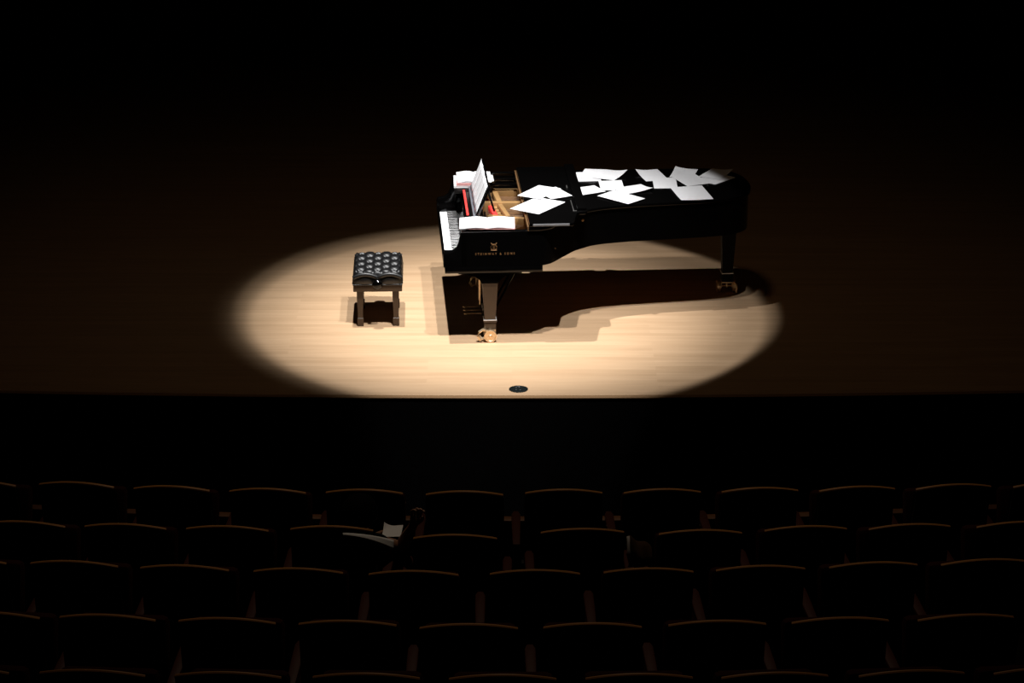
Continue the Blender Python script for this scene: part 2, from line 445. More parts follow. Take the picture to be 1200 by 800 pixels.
# red felt running under the strings, in toothed steps
b = MB()
for k in range(12):
    y = 1.25 - k*0.085
    b.box(0.395+0.010*k, 0.435+0.010*k, y-0.05, y+0.035, 0.84, 0.905, 0.004)
b.build('string_felt', M['red_felt'], piano)
b = MB()
for k in range(11):
    y = 1.21 - k*0.085
    b.box(0.445+0.010*k, 0.475+0.010*k, y-0.03, y+0.03, 0.84, 0.90, 0.004)
b.build('agraffe_row', M['gold'], piano)
b = MB()
for k in range(4): b.box(0.36+0.02*k, 0.372+0.02*k, 0.12, 0.95-0.12*k, 0.86, 0.90, 0.003)
b.build('damper_row', M['dark_felt'], piano)
b = MB()
for k in range(120):
    y = 0.06 + 1.40*k/119
    b.lathe([(0.0035, 0.855), (0.0035, 0.905)], 6, trs(0.26 + 0.022*(k % 5), y, 0))
tag(b.build('tuning_pins', M['steel'], piano), kind='stuff')
b = MB()
for k in range(44):
    y = 0.06 + 1.40*k/43
    b.tube([(0.40, y, 0.872), (0.95, y*0.93 + 0.06, 0.872)], 0.0013, 4)
tag(b.build('strings', M['copper_wire'], piano), kind='stuff')

# music desk: shelf, slide rails and leaning panel
b = MB(); b.box(0.135, 0.605, 0.0, 0.30, 1.001, 1.014, 0.003); b.box(0.135, 0.46, 1.06, 1.535, 1.001, 1.014, 0.003); b.box(0.205, 0.30, 0.30, 1.06, 1.001, 1.014, 0.003)
shelf = b.build('music_shelf', M['lacquer_matt'], piano)
box_obj('desk_felt', M['red_felt'], shelf, 0.206, 0.226, 0.34, 1.10, 1.0142, 1.022, 0.002)
DA = R(21)
dm = trs(0.285, 0, 1.015) @ Matrix.Rotation(DA, 4, 'Y')
md = MB(); md.box(0.0, 0.016, 0.25, 1.175, 0.0, 0.285, 0.004, dm)
desk = md.build('music_desk', M['lacquer'], piano)
b = MB(); b.box(-0.03, -0.0005, 0.26, 1.165, 0.0, 0.012, 0.003, dm); b.build('desk_ledge', M['ledge_sheen'], desk)
for y in (0.45, 1.05):
    b = MB(); b.tube([(0.385, y, 1.24), (0.45, y, 1.016)], 0.009, 8)
    b.build('desk_prop', M['lacquer_matt'], desk)
for y, z in ((1.545, 1.045), (1.43, 1.02), (1.36, 0.99)):
    b = MB(); b.box(0.47, 0.70, y-0.016, y+0.016, z-0.012, z+0.006, 0.003); b.box(0.47, 0.49, y-0.01, y+0.01, 0.95, z-0.011); b.box(0.68, 0.70, y-0.01, y+0.01, 0.95, z-0.011)
    b.build('slide_rail', M['lacquer'], piano)

# maker's emblem and lettering on the near side of the case
def text_mesh(body, size, space):
    cu = bpy.data.curves.new('txt', 'FONT'); cu.body = body; cu.size = size; cu.space_character = space
    cu.align_x = 'CENTER'; cu.extrude = 0.0012; cu.offset = 0.0006
    o = bpy.data.objects.new('txt', cu); C.objects.link(o)
    dg = bpy.context.evaluated_depsgraph_get(); dg.update()
    me = bpy.data.meshes.new_from_object(o.evaluated_get(dg))
    bpy.data.objects.remove(o); bpy.data.curves.remove(cu)
    return me
me = text_mesh('STEINWAY & SONS', 0.034, 1.0)
w = max(v.co.x for v in me.vertices) - min(v.co.x for v in me.vertices)
bpy.data.meshes.remove(me)
me = text_mesh('STEINWAY & SONS', 0.027, 1.75)
ww = [v.co.x for v in me.vertices]; k = 0.335 / (max(ww) - min(ww)); cx = (max(ww) + min(ww)) / 2
for v in me.vertices:
    x, y, z = v.co
    v.co = (0.425 + (x - cx)*k, YN - 0.001 - z, 0.795 + y)
me.materials.append(M['dull_brass'])
o = bpy.data.objects.new('lettering', me); C.objects.link(o); o.parent = rim
# lyre shaped emblem
b = MB()
ex, ez = 0.415, 0.838
for sx in (-1, 1):
    b.tube([(ex + sx*p, YN-0.001, ez + q) for p, q in ((0.010, 0.0), (0.024, 0.012), (0.026, 0.028), (0.014, 0.042), (0.017, 0.056), (0.026, 0.062))], 0.0034, 6)
for dx in (-0.006, 0, 0.006): b.tube([(ex+dx, YN-0.001, ez+0.004), (ex+dx, YN-0.001, ez+0.056)], 0.0019, 5)
b.tube([(ex-0.018, YN-0.001, ez+0.05), (ex+0.018, YN-0.001, ez+0.05)], 0.0025, 6)
b.tube([(ex-0.026, YN-0.001, ez-0.002), (ex+0.026, YN-0.001, ez-0.002)], 0.0035, 6)
b.build('emblem', M['dull_brass'], rim)
# the small brass fitting further along the case
b = MB(); b.lathe([(0.012, 0), (0.012, 0.005), (0.005, 0.008)], 12, trs(1.21, 0.362, 0.95) @ Matrix.Rotation(PI/2, 4, 'X'))
b.build('rim_fitting', M['dull_brass'], rim)

# legs
def leg(cx, cy, rz, plate, lm='leg_black'):
    lb = MB(); mt = trs(cx, cy, 0) @ rotz(rz)
    if plate:
        prof = [(-0.27, 0.635), (-0.27, 0.618), (-0.19, 0.612), (-0.13, 0.592), (-0.09, 0.562), (-0.07, 0.53), (0.07, 0.53), (0.09, 0.562), (0.13, 0.592), (0.19, 0.612), (0.27, 0.618), (0.27, 0.635)]
    else:
        prof = [(-0.12, 0.69), (-0.12, 0.665), (-0.07, 0.655), (-0.062, 0.60), (0.062, 0.60), (0.07, 0.655), (0.12, 0.665), (0.12, 0.69)]
    t = bmesh.new(); vs = [t.verts.new((p[0], -0.075, p[1])) for p in prof]
    f = t.faces.new(vs); r = bmesh.ops.extrude_face_region(t, geom=[f])
    bmesh.ops.translate(t, vec=(0, 0.15, 0), verts=[q for q in r['geom'] if isinstance(q, bmesh.types.BMVert)])
    bmesh.ops.recalc_face_normals(t, faces=t.faces)
    pb = MB(); pb.merge(t, mt)
    zt = min(p[1] for p in prof)
    t = bmesh.new()
    rings = [[t.verts.new((sx*h, sy*h, z)) for sx, sy in ((-1,-1),(1,-1),(1,1),(-1,1))] for h, z in ((0.066, zt), (0.064, zt-0.03), (0.047, 0.20), (0.047, 0.185))]
    for a, c in zip(rings, rings[1:]):
        for k in range(4): t.faces.new((a[k], a[(k+1)%4], c[(k+1)%4], c[k]))
    t.faces.new(rings[0]); t.faces.new(rings[-1][::-1])
    bmesh.ops.recalc_face_normals(t, faces=t.faces)
    lb.merge(t, mt)
    lg = lb.build('leg', M[lm], piano, angle=25)
    pb.build('leg_bracket', M['lacquer'], lg, angle=25)
    c = MB(); c.box(-0.056, 0.056, -0.056, 0.056, 0.17, 0.186, 0.003, mt); c.box(-0.05, 0.05, -0.05, 0.05, 0.105, 0.17, 0.003, mt)
    c.build('leg_cuff', M[lm], lg)
    c = MB(); c.box(-0.057, 0.057, -0.057, 0.057, 0.1862, 0.193, 0.002, mt); c.build('cuff_glint', M['cuff_shine'], lg)  # thin bright plate added for the lit top of the cuff
    # big double brass castor swivelled outwards
    cm = mt @ rotz(R(0)) 
    k = MB()
    k.box(-0.045, 0.05, -0.05, 0.05, 0.094, 0.105, 0.003, cm)
    for y in (-0.052, 0.0, 0.052): k.box(-0.03, 0.028, y-0.005, y+0.005, 0.045, 0.096, 0.003, cm)
    k.tube([cm @ Vector((-0.0, -0.085, 0.055)), cm @ Vector((-0.0, 0.085, 0.055))], 0.008, 8)
    k.tube([cm @ Vector(q) for q in ((-0.03, -0.06, 0.095), (-0.06, -0.07, 0.115), (-0.095, -0.075, 0.095), (-0.105, -0.075, 0.055), (-0.085, -0.073, 0.018))], 0.013, 8)
    k.tube([cm @ Vector(q) for q in ((-0.085, -0.073, 0.03), (-0.045, -0.073, 0.04))], 0.010, 8)
    k.build('castor_fork', M['brass'], lg)
    for y in (-0.072, 0.072):
        wm = cm @ trs(0.0, y, 0.055) @ Matrix.Rotation(PI/2, 4, 'X')
        q = MB(); q.lathe([(0.008, -0.019), (0.012, -0.019), (0.016, -0.014), (0.04, -0.014), (0.044, -0.018), (0.053, -0.018), (0.055, -0.014), (0.055, 0.014), (0.053, 0.018), (0.044, 0.018), (0.04, 0.014), (0.016, 0.014), (0.012, 0.019), (0.008, 0.019)], 28, wm)
        q.build('castor_wheel', M['brass'], lg)
leg(0.385, 0.02, 0.0, True)
leg(0.385, 1.46, 0.0, True)
leg(2.60, 1.15, R(90), False, 'leg_matt')

# pedal lyre
ly = MB()
ly.box(0.33, 0.45, 0.48, 0.76, 0.615, 0.634, 0.004)
for y in (0.53, 0.71):
    ly.tube([(0.39, y, 0.62), (0.39, y - 0.01*(1 if y < 0.6 else -1), 0.40), (0.39, y, 0.15)], [0.022, 0.018, 0.024], 12)
ly.box(0.34, 0.47, 0.45, 0.79, 0.055, 0.15, 0.008)
lyre = ly.build('pedal_lyre', M['lacquer'], piano)
for y in (0.53, 0.62, 0.71):
    b = MB(); b.box(0.205, 0.35, y-0.013, y+0.013, 0.055, 0.066, 0.004)
    b.lathe([(0.004, -0.004), (0.022, -0.003), (0.022, 0.003), (0.004, 0.005)], 16, trs(0.205, y, 0.061))
    b.build('pedal', M['brass'], lyre)
for y in (0.50, 0.62):
    b = MB(); b.tube([(0.325, y, 0.63), (0.325, y, 0.15)], 0.006, 6)
    b.build('pedal_rod', M['brass'], lyre)
for y in (0.53, 0.71):
    b = MB(); b.tube([(0.47, y, 0.12), (0.74, y, 0.63)], 0.009, 8)
    b.build('lyre_brace', M['lacquer'], lyre)

# ================================================================== SHEET MUSIC AND BOOKS
def sheet(name, label, cat, x, y, z, w, h, ang, curl=0.006, corner=None, group=None, m='paper', t=0.0006, phase=0.0):
    """a loose sheet lying at (x, y, z): w x h metres, with a lifted edge or corner"""
    b = MB()
    def fn(u, v):
        px, py = (u-0.5)*w, (v-0.5)*h
        dz = curl*(0.5 - 0.5*math.cos(2*PI*(u*0.5 + phase)))*(0.3 + 0.7*v)
        if corner:
            cu = 1-u if corner[0] else u; cv = 1-v if corner[1] else v
            dz += corner[2]*max(0.0, 1 - (cu + cv)/0.7)**2
        return (px, py, dz + t)
    b.grid(10, 12, fn, t)
    o = b.build(name, M[m], loc=(x, y, z), rz=R(ang), angle=60)
    return tag(o, label, cat, group)
A4 = (0.21, 0.297); A3 = (0.297, 0.42)
ZL, ZF = 1.0348, 1.0708
G1, G2, G3 = 'loose sheets on the folded lid flap', 'loose sheets in the middle of the lid', 'loose sheets at the tail of the lid'
# on the folded front flap
sheet('music_sheet', 'large white sheet at the near left of the folded lid flap, corner over the hinge', 'sheet music', 0.222, 20.665, ZF, 0.297, 0.42, -34, 0.004, group=G1)
sheet('music_sheet', 'white sheet on the folded lid flap lying over the far end of the large sheet', 'sheet music', 0.240, 21.05, ZF+0.006, 0.23, 0.37, -31, 0.004, group=G1)
sheet('music_sheet', 'white sheet pointing right across the raised lip of the lid flap', 'sheet music', 0.365, 21.00, ZF+0.012, 0.21, 0.297, 28, 0.004, group=G1)
# middle of the lid
sheet('music_sheet', 'white sheet lying square at the far left of the middle cluster on the lid', 'sheet music', 0.690, 21.68, ZL, *A4, 2, 0.004, group=G2)
sheet('music_sheet', 'white sheet in the middle cluster whose far edge pokes out between two others', 'sheet music', 0.735, 21.76, ZL+0.004, *A4, -12, 0.004, group=G2)
sheet('music_sheet', 'slanted white sheet at the far right of the middle cluster on the lid', 'sheet music', 0.885, 21.71, ZL+0.008, *A4, -26, 0.004, (1, 1, 0.02), group=G2)
sheet('music_sheet', 'white sheet tucked against the lip of the folded flap, left of the middle cluster', 'sheet music', 0.650, 21.24, ZL, 0.21, 0.297, 118, 0.004, group=G2)
sheet('music_sheet', 'white sheet lying square at the centre of the middle cluster on the lid', 'sheet music', 0.885, 21.38, ZL+0.006, *A4, 3, 0.004, group=G2)
sheet('music_sheet', 'white sheet at the right of the middle cluster with its blunt end pointing right', 'sheet music', 1.070, 21.25, ZL+0.010, 0.21, 0.29, -62, 0.004, (1, 1, 0.018), group=G2)
sheet('music_sheet', 'nearest white sheet of the middle cluster, its corner pointing at the audience', 'sheet music', 0.955, 20.99, ZL+0.014, 0.225, 0.36, 46, 0.004, group=G2)
# tail end
sheet('music_sheet', 'leftmost white sheet of the cluster at the tail of the piano lid', 'sheet music', 1.262, 21.72, ZL, 0.21, 0.34, 14, 0.005, (0, 1, 0.02), group=G3)
sheet('music_sheet', 'white sheet in the tail cluster showing a square near left corner', 'sheet music', 1.365, 21.46, ZL+0.004, 0.21, 0.33, 0, 0.004, group=G3)
sheet('music_sheet', 'white sheet in the middle of the tail cluster with a raised far left corner', 'sheet music', 1.553, 21.76, ZL+0.008, *A4, -14, 0.004, (0, 1, 0.02), group=G3)
sheet('music_sheet', 'greyish sheet at the far right of the tail cluster, one corner lifted', 'sheet music', 1.841, 21.74, ZL+0.008, *A4, -28, 0.004, (1, 1, 0.02), group=G3)
sheet('music_sheet', 'rightmost sheet on the lid with a pointed end towards the tail', 'sheet music', 1.825, 21.60, ZL+0.004, 0.235, 0.30, -44, 0.004, group=G3)
sheet('music_sheet', 'large white sheet nearest the audience in the tail cluster', 'sheet music', 1.580, 21.12, ZL+0.012, 0.29, 0.42, 10, 0.004, (0, 0, 0.006), group=G3)

sheet('music_sheet', 'white sheet joining the tail cluster, its near right corner beside the nearest large sheet', 'sheet music', 1.60, 21.545, ZL+0.010, 0.23, 0.34, 22, 0.004, group=G3)
# sheets standing in a row on the music desk
for k in range(4):
    bm_ = MB()
    y0 = 0.285 + k*0.219
    tilt = -0.0012
    W_, H_ = 0.219, 0.283 - 0.003*k
    lift = 0.0008 + 0.0016*(k % 2)
    bm_.grid(6, 6, lambda u, v: (-lift - 0.006*math.sin(u*PI) - 0.004*(1-v) , (u-0.5)*W_, v*H_), 0.0)
    o = bm_.build('music_page', M['paper'], angle=60)
    sm = o.modifiers.new('thickness', 'SOLIDIFY'); sm.thickness = 0.0006
    wm = Matrix.Translation((PX, PY, 0)) @ rotz(PR) @ trs(0.285, y0 + 0.117, 1.029) @ Matrix.Rotation(DA, 4, 'Y') @ trs(-0.002, 0, 0)
    o.matrix_world = wm
    tag(o, ['music page on the leaning desk, nearest to the audience', 'music page on the leaning desk, second from the near end', 'music page on the leaning desk, third from the near end', 'music page on the leaning desk, farthest with the highest pointed corner'][k], 'sheet music', 'pages standing on the music desk')

# open score on the near shelf
wx, wy = P2W(0.368, 0.092)
sc = empty('open_score', (wx, wy, 1.0145), R(0.5))
tag(sc, 'open white score lying flat on the near shelf beside the keyboard', 'score')
for sx in (-1, 1):
    b = MB()
    b.grid(10, 8, lambda u, v: (sx*(0.002 + 0.232*u), (v-0.5)*0.31 + 0.006*sx*u, 0.010 + 0.012*math.sin(PI*min(1, u*1.1))*(1-0.55*u)), 0.007)
    b.build('page_block', M['paper_plain'], sc, angle=60)
b = MB(); b.box(-0.236, 0.236, -0.157, 0.157, 0.0, 0.0025, 0.001)
b.build('cover', M['pink_cover'], sc)
# loose sheet beneath the open score sticking out to the right
x_, y_ = P2W(0.53, 0.11)
# stack on the far shelf
fx, fy = P2W(0.288, 1.355)
def book(label, z, t, w, h, dx, dy, ang, cover):
    e = empty('music_book', (fx+dx, fy+dy, z), R(ang))
    tag(e, label, 'book', 'music books stacked on the far shelf')
    b = MB(); b.box(-w/2, w/2, -h/2, h/2, 0.0, 0.003, 0.001); b.box(-w/2, w/2, -h/2, h/2, t-0.003, t, 0.001); b.box(w/2-0.004, w/2, -h/2, h/2, 0.001, t-0.001, 0.001)
    b.build('cover', M[cover], e)
    b = MB(); b.box(-w/2+0.003, w/2-0.006, -h/2+0.003, h/2-0.003, 0.0032, t-0.0032)
    b.build('page_block', M['page_edge'], e)
book('white-edged music book at the bottom of the stack on the far shelf', 1.0145, 0.016, 0.29, 0.35, -0.005, 0.0, 2, 'paper_plain')
book('pink covered music book, second from the bottom of the far shelf stack', 1.0307, 0.014, 0.27, 0.345, 0.008, -0.002, 1, 'pink_cover')
book('pale pink music book under the open score on the far shelf stack', 1.0449, 0.012, 0.27, 0.335, 0.012, 0.004, 3, 'pink_cover')
s2 = empty('open_score', (fx+0.03, fy+0.005, 1.0571), R(3))
tag(s2, 'open white score on top of the stack of books behind the music desk', 'score')
for sx in (-1, 1):
    b = MB()
    b.grid(8, 8, lambda u, v: (sx*(0.002 + 0.15*u), (v-0.5)*0.32, 0.008 + 0.012*math.sin(PI*min(1, u*1.1))*(1-0.55*u)), 0.006)
    b.build('page_block', M['paper_plain'], s2, angle=60)
b = MB(); b.box(-0.153, 0.153, -0.163, 0.163, 0.0, 0.0018); b.build('cover', M['paper_plain'], s2)
# small slip of card on the rails
x_, y_ = P2W(0.475, 1.43)
o = box_obj('paper_slip', M['paper_plain'], None, -0.022, 0.022, -0.10, 0.10, 0.0, 0.003, 0.001)
o.location = (x_, y_, 1.0265); o.rotation_euler = (0, 0, PR)
tag(o, 'narrow white slip of paper on the far slide rail right of the desk', 'paper')

# ================================================================== PIANO BENCH
BX, BY, BA = -1.176, 20.84, R(2.0)
bench = empty('piano_bench', (BX, BY, 0), BA)
tag(bench, 'black tufted leather piano bench with dark wooden legs left of the piano', 'bench')
BW, BL = 0.44, 0.60
# buttoned cushion
btn = []
for j in range(-3, 4):
    for x in ((-0.145, 0.0, 0.145) if j % 2 else (-0.0725, 0.0725)):
        btn.append((x, j*0.078))
def cush(u, v):
    x, y = (u-0.5)*BW, (v-0.5)*BL
    cr = 0.055; cx_ = abs(x) - (BW/2-cr); cy_ = abs(y) - (BL/2-cr)
    if cx_ > 0 and cy_ > 0:
        f_ = max(cx_, cy_)/math.hypot(cx_, cy_)
        x = math.copysign(BW/2-cr + cx_*f_, x); y = math.copysign(BL/2-cr + cy_*f_, y)
    ex = min(u, 1-u)*BW; ey = min(v, 1-v)*BL
    ed = 1.0
    for e_ in (ex, ey):
        if e_ < 0.04: ed *= math.sqrt(max(0.0, 1-(1-e_/0.04)**2))
    z = 0.40 + 0.115*ed
    dmin = min(math.hypot(x-p, y-q) for p, q in btn)
    z -= 0.030*math.exp(-(dmin/0.026)**2)*ed
    for sg in (-1, 1):
        g = (x/0.145 + sg*y/0.156 + 0.5) % 1.0
        g = min(g, 1-g)
        z -= 0.013*math.exp(-(g/0.11)**2)*ed
    return (x, y, z)
b = MB(); b.grid(72, 96, cush)
b.poly([(-BW/2, -BL/2, 0.3999), (BW/2, -BL/2, 0.3999), (BW/2, BL/2, 0.3999), (-BW/2, BL/2, 0.3999)], [(3, 2, 1, 0)])
cu = b.build('cushion', M['leather'], bench, angle=80)
for p, q in btn:
    b = MB()
    b.lathe([(0.009, 0.0), (0.010, 0.004), (0.006, 0.008), (0.002, 0.009)], 12, trs(p, q, 0.462))
    b.build('button', M['leather'], cu)
# two padded swags with thick piping on the near end, as on the far end
for ys in (-1, 1):
    for xs_ in (-1, 1):
        def top(u): return 0.455 + (0.030 if ys < 0 else 0.010)*math.sin(PI*u)**0.8
        b = MB()
        b.grid(14, 6, lambda u, v: (xs_*(0.004 + 0.208*u), ys*(BL/2 - 0.004 + 0.020*math.sin(PI*v)*math.sin(PI*u)), 0.385 + (top(u)-0.385)*v))
        ep = b.build('end_panel', M['leather'], cu, angle=80)
    b = MB()
    for xs_ in (-1, 1):
        b.tube([(xs_*(0.002 + 0.206*k/14), ys*(BL/2 + 0.004), 0.458 + (0.030 if ys < 0 else 0.010)*math.sin(PI*k/14)**0.8) for k in range(15)], 0.019, 12)
    b.tube([(-0.215, ys*(BL/2 - 0.002), 0.392), (0.215, ys*(BL/2 - 0.002), 0.392)], 0.008, 8)
    b.build('piping', M['leather'], cu, angle=80)
b = MB(); b.box(-BW/2+0.008, BW/2-0.008, -BL/2+0.008, BL/2-0.008, 0.325, 0.40, 0.006)
b.build('apron', M['bench_wood'], bench)
for ys in (-1, 1):
    b = MB()
    mt = trs(0, ys*(BL/2-0.008), 0.408) @ Matrix.Rotation(ys*-PI/2, 4, 'X')
    b.lathe([(0.012, 0.0), (0.014, 0.022), (0.030, 0.026), (0.043, 0.038), (0.046, 0.050), (0.040, 0.064), (0.024, 0.074), (0.006, 0.077)], 20, mt)
    b.build('adjusting_knob', M['lacquer'], bench)
for sx in (-1, 1):
    for sy in (-1, 1):
        b = MB(); x, y = sx*0.155, sy*0.235
        t = bmesh.new()
        rings = [[t.verts.new((x+ax*h, y+ay*h, z)) for ax, ay in ((-1,-1),(1,-1),(1,1),(-1,1))] for h, z in ((0.029, 0.336), (0.028, 0.25), (0.021, 0.10), (0.021, 0.075), (0.027, 0.07), (0.027, 0.0))]
        for a, c in zip(rings, rings[1:]):
            for k in range(4): t.faces.new((a[k], a[(k+1)%4], c[(k+1)%4], c[k]))
        t.faces.new(rings[0]); t.faces.new(rings[-1][::-1])
        bmesh.ops.recalc_face_normals(t, faces=t.faces); b.merge(t)
        b.build('leg', M['bench_wood'], bench, angle=20)
for sx in (-1, 1):
    box_obj('stretcher', M['bench_wood'], bench, sx*0.155-0.012, sx*0.155+0.012, -0.215, 0.215, 0.09, 0.125, 0.003)

# ================================================================== THEATRE SEATS
def seat_parts(root, right_arm, pan_down=False):
    HW = 0.215
    def shell(u, v, off):
        x = (u-0.5)*2*HW*(1.06 - 0.06*v)
        yy = 0.11*(1-v) + 0.03*(x/HW)**2 + off
        ztop = 0.935 - 0.034*(x/HW)**2
        return (x, yy, 0.30 + (ztop-0.30)*v)
    b = MB()
    nx, ny = 10, 6
    A = [[b.bm.verts.new(shell(i/nx, j/ny, 0.0)) for j in range(ny+1)] for i in range(nx+1)]
    B = [[b.bm.verts.new(shell(i/nx, j/ny, 0.022)) for j in range(ny+1)] for i in range(nx+1)]
    for i in range(nx):
        for j in range(ny):
            b.bm.faces.new((A[i][j], A[i+1][j], A[i+1][j+1], A[i][j+1])); b.bm.faces.new((B[i][j+1], B[i+1][j+1], B[i+1][j], B[i][j]))
        b.bm.faces.new((A[i][ny], A[i+1][ny], B[i+1][ny], B[i][ny])); b.bm.faces.new((B[i][0], B[i+1][0], A[i+1][0], A[i][0]))
    for j in range(ny):
        b.bm.faces.new((A[0][j], A[0][j+1], B[0][j+1], B[0][j])); b.bm.faces.new((B[nx][j], B[nx][j+1], A[nx][j+1], A[nx][j]))
    b.build('back_shell', M['seat_shell'], root)
    b = MB()
    pts = []
    for i in range(17):
        x = (i/8 - 1)*HW
        pts.append((x, 0.012 + 0.03*(x/HW)**2, 0.936 - 0.034*(x/HW)**2))
    b.tube(pts, 0.0115, 10)
    b.build('top_rail', M['seat_rail'], root)
    # padded front of the backrest
    b = MB()
    def pad(u, v):
        x = (u-0.5)*2*(HW+0.008)
        e1 = math.sin(PI*min(1, max(0, v)))**0.5 if 0 < v < 1 else 0
        e2 = math.sin(PI*u)**0.35 if 0 < u < 1 else 0
        return (x, 0.030 + 0.11*(1-v) + 0.03*(x/HW)**2 + 0.062*e1*e2, 0.33 + 0.588*v - 0.034*(x/HW)**2*v)
    b.grid(12, 12, pad)
    b.build('back_cushion', M['seat_cloth'], root, angle=80)
    # tipped-up seat pan
    b = MB()
    pm = trs(0, 0.14, 0.325) @ Matrix.Rotation(R(-86), 4, 'X') if pan_down else trs(0, 0.235, 0.40) @ Matrix.Rotation(R(-14), 4, 'X')
    b.box(-0.212, 0.212, -0.045, 0.045, 0.0, 0.40, 0.03, pm)
    b.build('seat_pan', M['seat_cloth'], root)
    for sx in ((-1, 1) if right_arm else (-1,)):
        x = sx*0.268
        b = MB()
        b.prism([(x-0.021, 0.03), (x+0.021, 0.03), (x+0.026, 0.30), (x+0.026, 0.46), (x+0.015, 0.50), (x-0.015, 0.50), (x-0.026, 0.46), (x-0.026, 0.30)], 0.565, 0.598, 0.008)
        ar = b.build('armrest', M['seat_arm'], root)
        b = MB(); b.box(x-0.018, x+0.018, 0.06, 0.44, 0.12, 0.564, 0.006); b.box(x-0.022, x+0.022, 0.14, 0.36, 0.0, 0.12, 0.004)
        b.build('end_standard', M['seat_arm'], ar)
    b = MB(); b.box(-0.238, 0.225, 0.20, 0.25, 0.375, 0.40, 0.004)
    b.build('pivot_bar', M['seat_metal'], root)

proto = empty('theatre_seat'); seat_parts(proto, False)
proto2 = empty('theatre_seat'); seat_parts(proto2, True)
proto3 = empty('theatre_seat'); seat_parts(proto3, True, True)
used = {False: False, True: False, 'down': False}
def place_seat(x, y, z, rz, label, group, ra):
    src = proto3 if ra == 'down' else proto2 if ra else proto
    if not used[ra]:
        r = src; used[ra] = True
    else:
        r = src.copy(); C.objects.link(r)
        for ch in src.children:
            c = ch.copy(); C.objects.link(c); c.parent = r
            for g in ch.children:
                d = g.copy(); C.objects.link(d); d.parent = c
    r.location = (x, y, z); r.rotation_euler = (0, 0, rz)
    tag(r, label, 'seat', group)
def unproject(px, py, z):
    c, s = math.cos(PITCH), math.sin(PITCH); u = (px-600)/FPX; v = (py-400)/FPX
    t = (CAM_H - z)/(s + v*c)
    return u*t, (c - v*s)*t
ROWS = [
 [(-28, 562.5), (87, 564.5), (199, 569), (312, 572), (426, 573), (544, 575), (661, 573), (777, 572.5), (892, 571), (1006.5, 569.5), (1120, 567), (1234, 564)],
 [(26, 610.5), (144.5, 613.5), (264.5, 616), (387.5, 616), (533, 626), (683, 619), (822, 620.5), (946, 616), (1068.5, 613.7), (1195, 611)],
 [(-47, 653), (84, 657), (214, 662), (348, 665.5), (484, 668.5), (627, 667.5), (761, 665.5), (893, 662.5), (1026, 658.5), (1157, 655)],
 [(-13, 717), (123, 720), (264, 724), (406, 727), (549, 731), (695, 730), (842, 727), (987, 723.5), (1135, 720)],
 [(-55, 781), (105, 785), (265, 787.5), (428, 789), (589, 790.5), (750, 789.5), (910, 788), (1071.5, 785.5), (1230, 782)],
]
ORD = ['first', 'second', 'third', 'fourth', 'fifth', 'sixth', 'seventh', 'eighth', 'ninth', 'tenth', 'eleventh', 'twelfth']
RN = ['front row beside the parapet', 'second row from the stage', 'middle row of seats', 'fourth row from the stage', 'bottom row of the photo']
GN = ['seats in the front row', 'seats in the second row', 'seats in the middle row', 'seats in the fourth row', 'seats in the bottom row']
SEAT_XY = {}
for i, row in enumerate(ROWS):
    for k, (px, py) in enumerate(row):
        x, y = unproject(px, py, ROW_Z[i])
        SEAT_XY[(i, k)] = (x, y)
        ra = 'down' if (i, k) == (1, 3) else (i == 1 and k in (4, 5))
        place_seat(x, y, ROW_Z[i]-0.95, x/ROW_R + random.uniform(-0.006, 0.006), 'dark wood-edged theatre seat, %s from left in the %s' % (ORD[k], RN[i]), GN[i], ra)

# ================================================================== PERSON SLUMPED IN THE SECOND ROW
def skin_mesh(name, chains, m, parent=None, loc=None, sub=1):
    """chains: lists of (x,y,z,r); a chain starting with an int joins on that earlier vertex"""
    verts, edges, rad = [], [], []
    for ch in chains:
        prev = None
        for it in ch:
            if isinstance(it, int): prev = it; continue
            verts.append(it[:3]); rad.append(it[3]); k = len(verts)-1
            if prev is not None: edges.append((prev, k))
            prev = k
    me = bpy.data.meshes.new(name); me.from_pydata(verts, edges, [])
    o = bpy.data.objects.new(name, me); C.objects.link(o)
    sk = o.modifiers.new('skin', 'SKIN'); sk.use_smooth_shade = True; sk.branch_smoothing = 0.3
    for k, v in enumerate(me.skin_vertices[0].data):
        v.radius = (rad[k], rad[k]); v.use_root = (k == 0)
    ss = o.modifiers.new('sub', 'SUBSURF'); ss.levels = sub; ss.render_levels = sub
    dg = bpy.context.evaluated_depsgraph_get(); dg.update()
    m2 = bpy.data.meshes.new_from_object(o.evaluated_get(dg))
    o.modifiers.clear(); o.data = m2; bpy.data.meshes.remove(me)
    m2.materials.clear(); m2.materials.append(m)
    if parent: o.parent = parent
    return o
# world-space skeleton expressed from the person's base on the tier floor
OX, OY, OZ = -0.93, 12.25, ROW_Z[1]-0.95
def L_(x, y, z, r): return (x-OX, y-OY, z-OZ, r)
person = empty('person', (OX, OY, OZ))
tag(person, 'person in black slumped in the second row, one bare forearm raised', 'person')
torso = [L_(-0.92, 12.17, 1.47, .125), L_(-0.90, 12.20, 1.58, .125), L_(-0.87, 12.26, 1.67, .12), L_(-0.845, 12.31, 1.725, .055), L_(-0.835, 12.35, 1.765, .05)]
head = [4, L_(-0.83, 12.385, 1.80, .078), L_(-0.825, 12.40, 1.845, .088), L_(-0.82, 12.395, 1.885, .07)]
n0 = 8
armR = [2, L_(-0.74, 12.28, 1.715, .06), L_(-0.67, 12.37, 1.66, .048), L_(-0.605, 12.425, 1.625, .040), L_(-0.575, 12.37, 1.70, .040), L_(-0.548, 12.315, 1.775, .030), L_(-0.535, 12.30, 1.805, .026), L_(-0.522, 12.295, 1.84, .030)]
palm = n0 + 6     # index of last arm vertex
fing = []
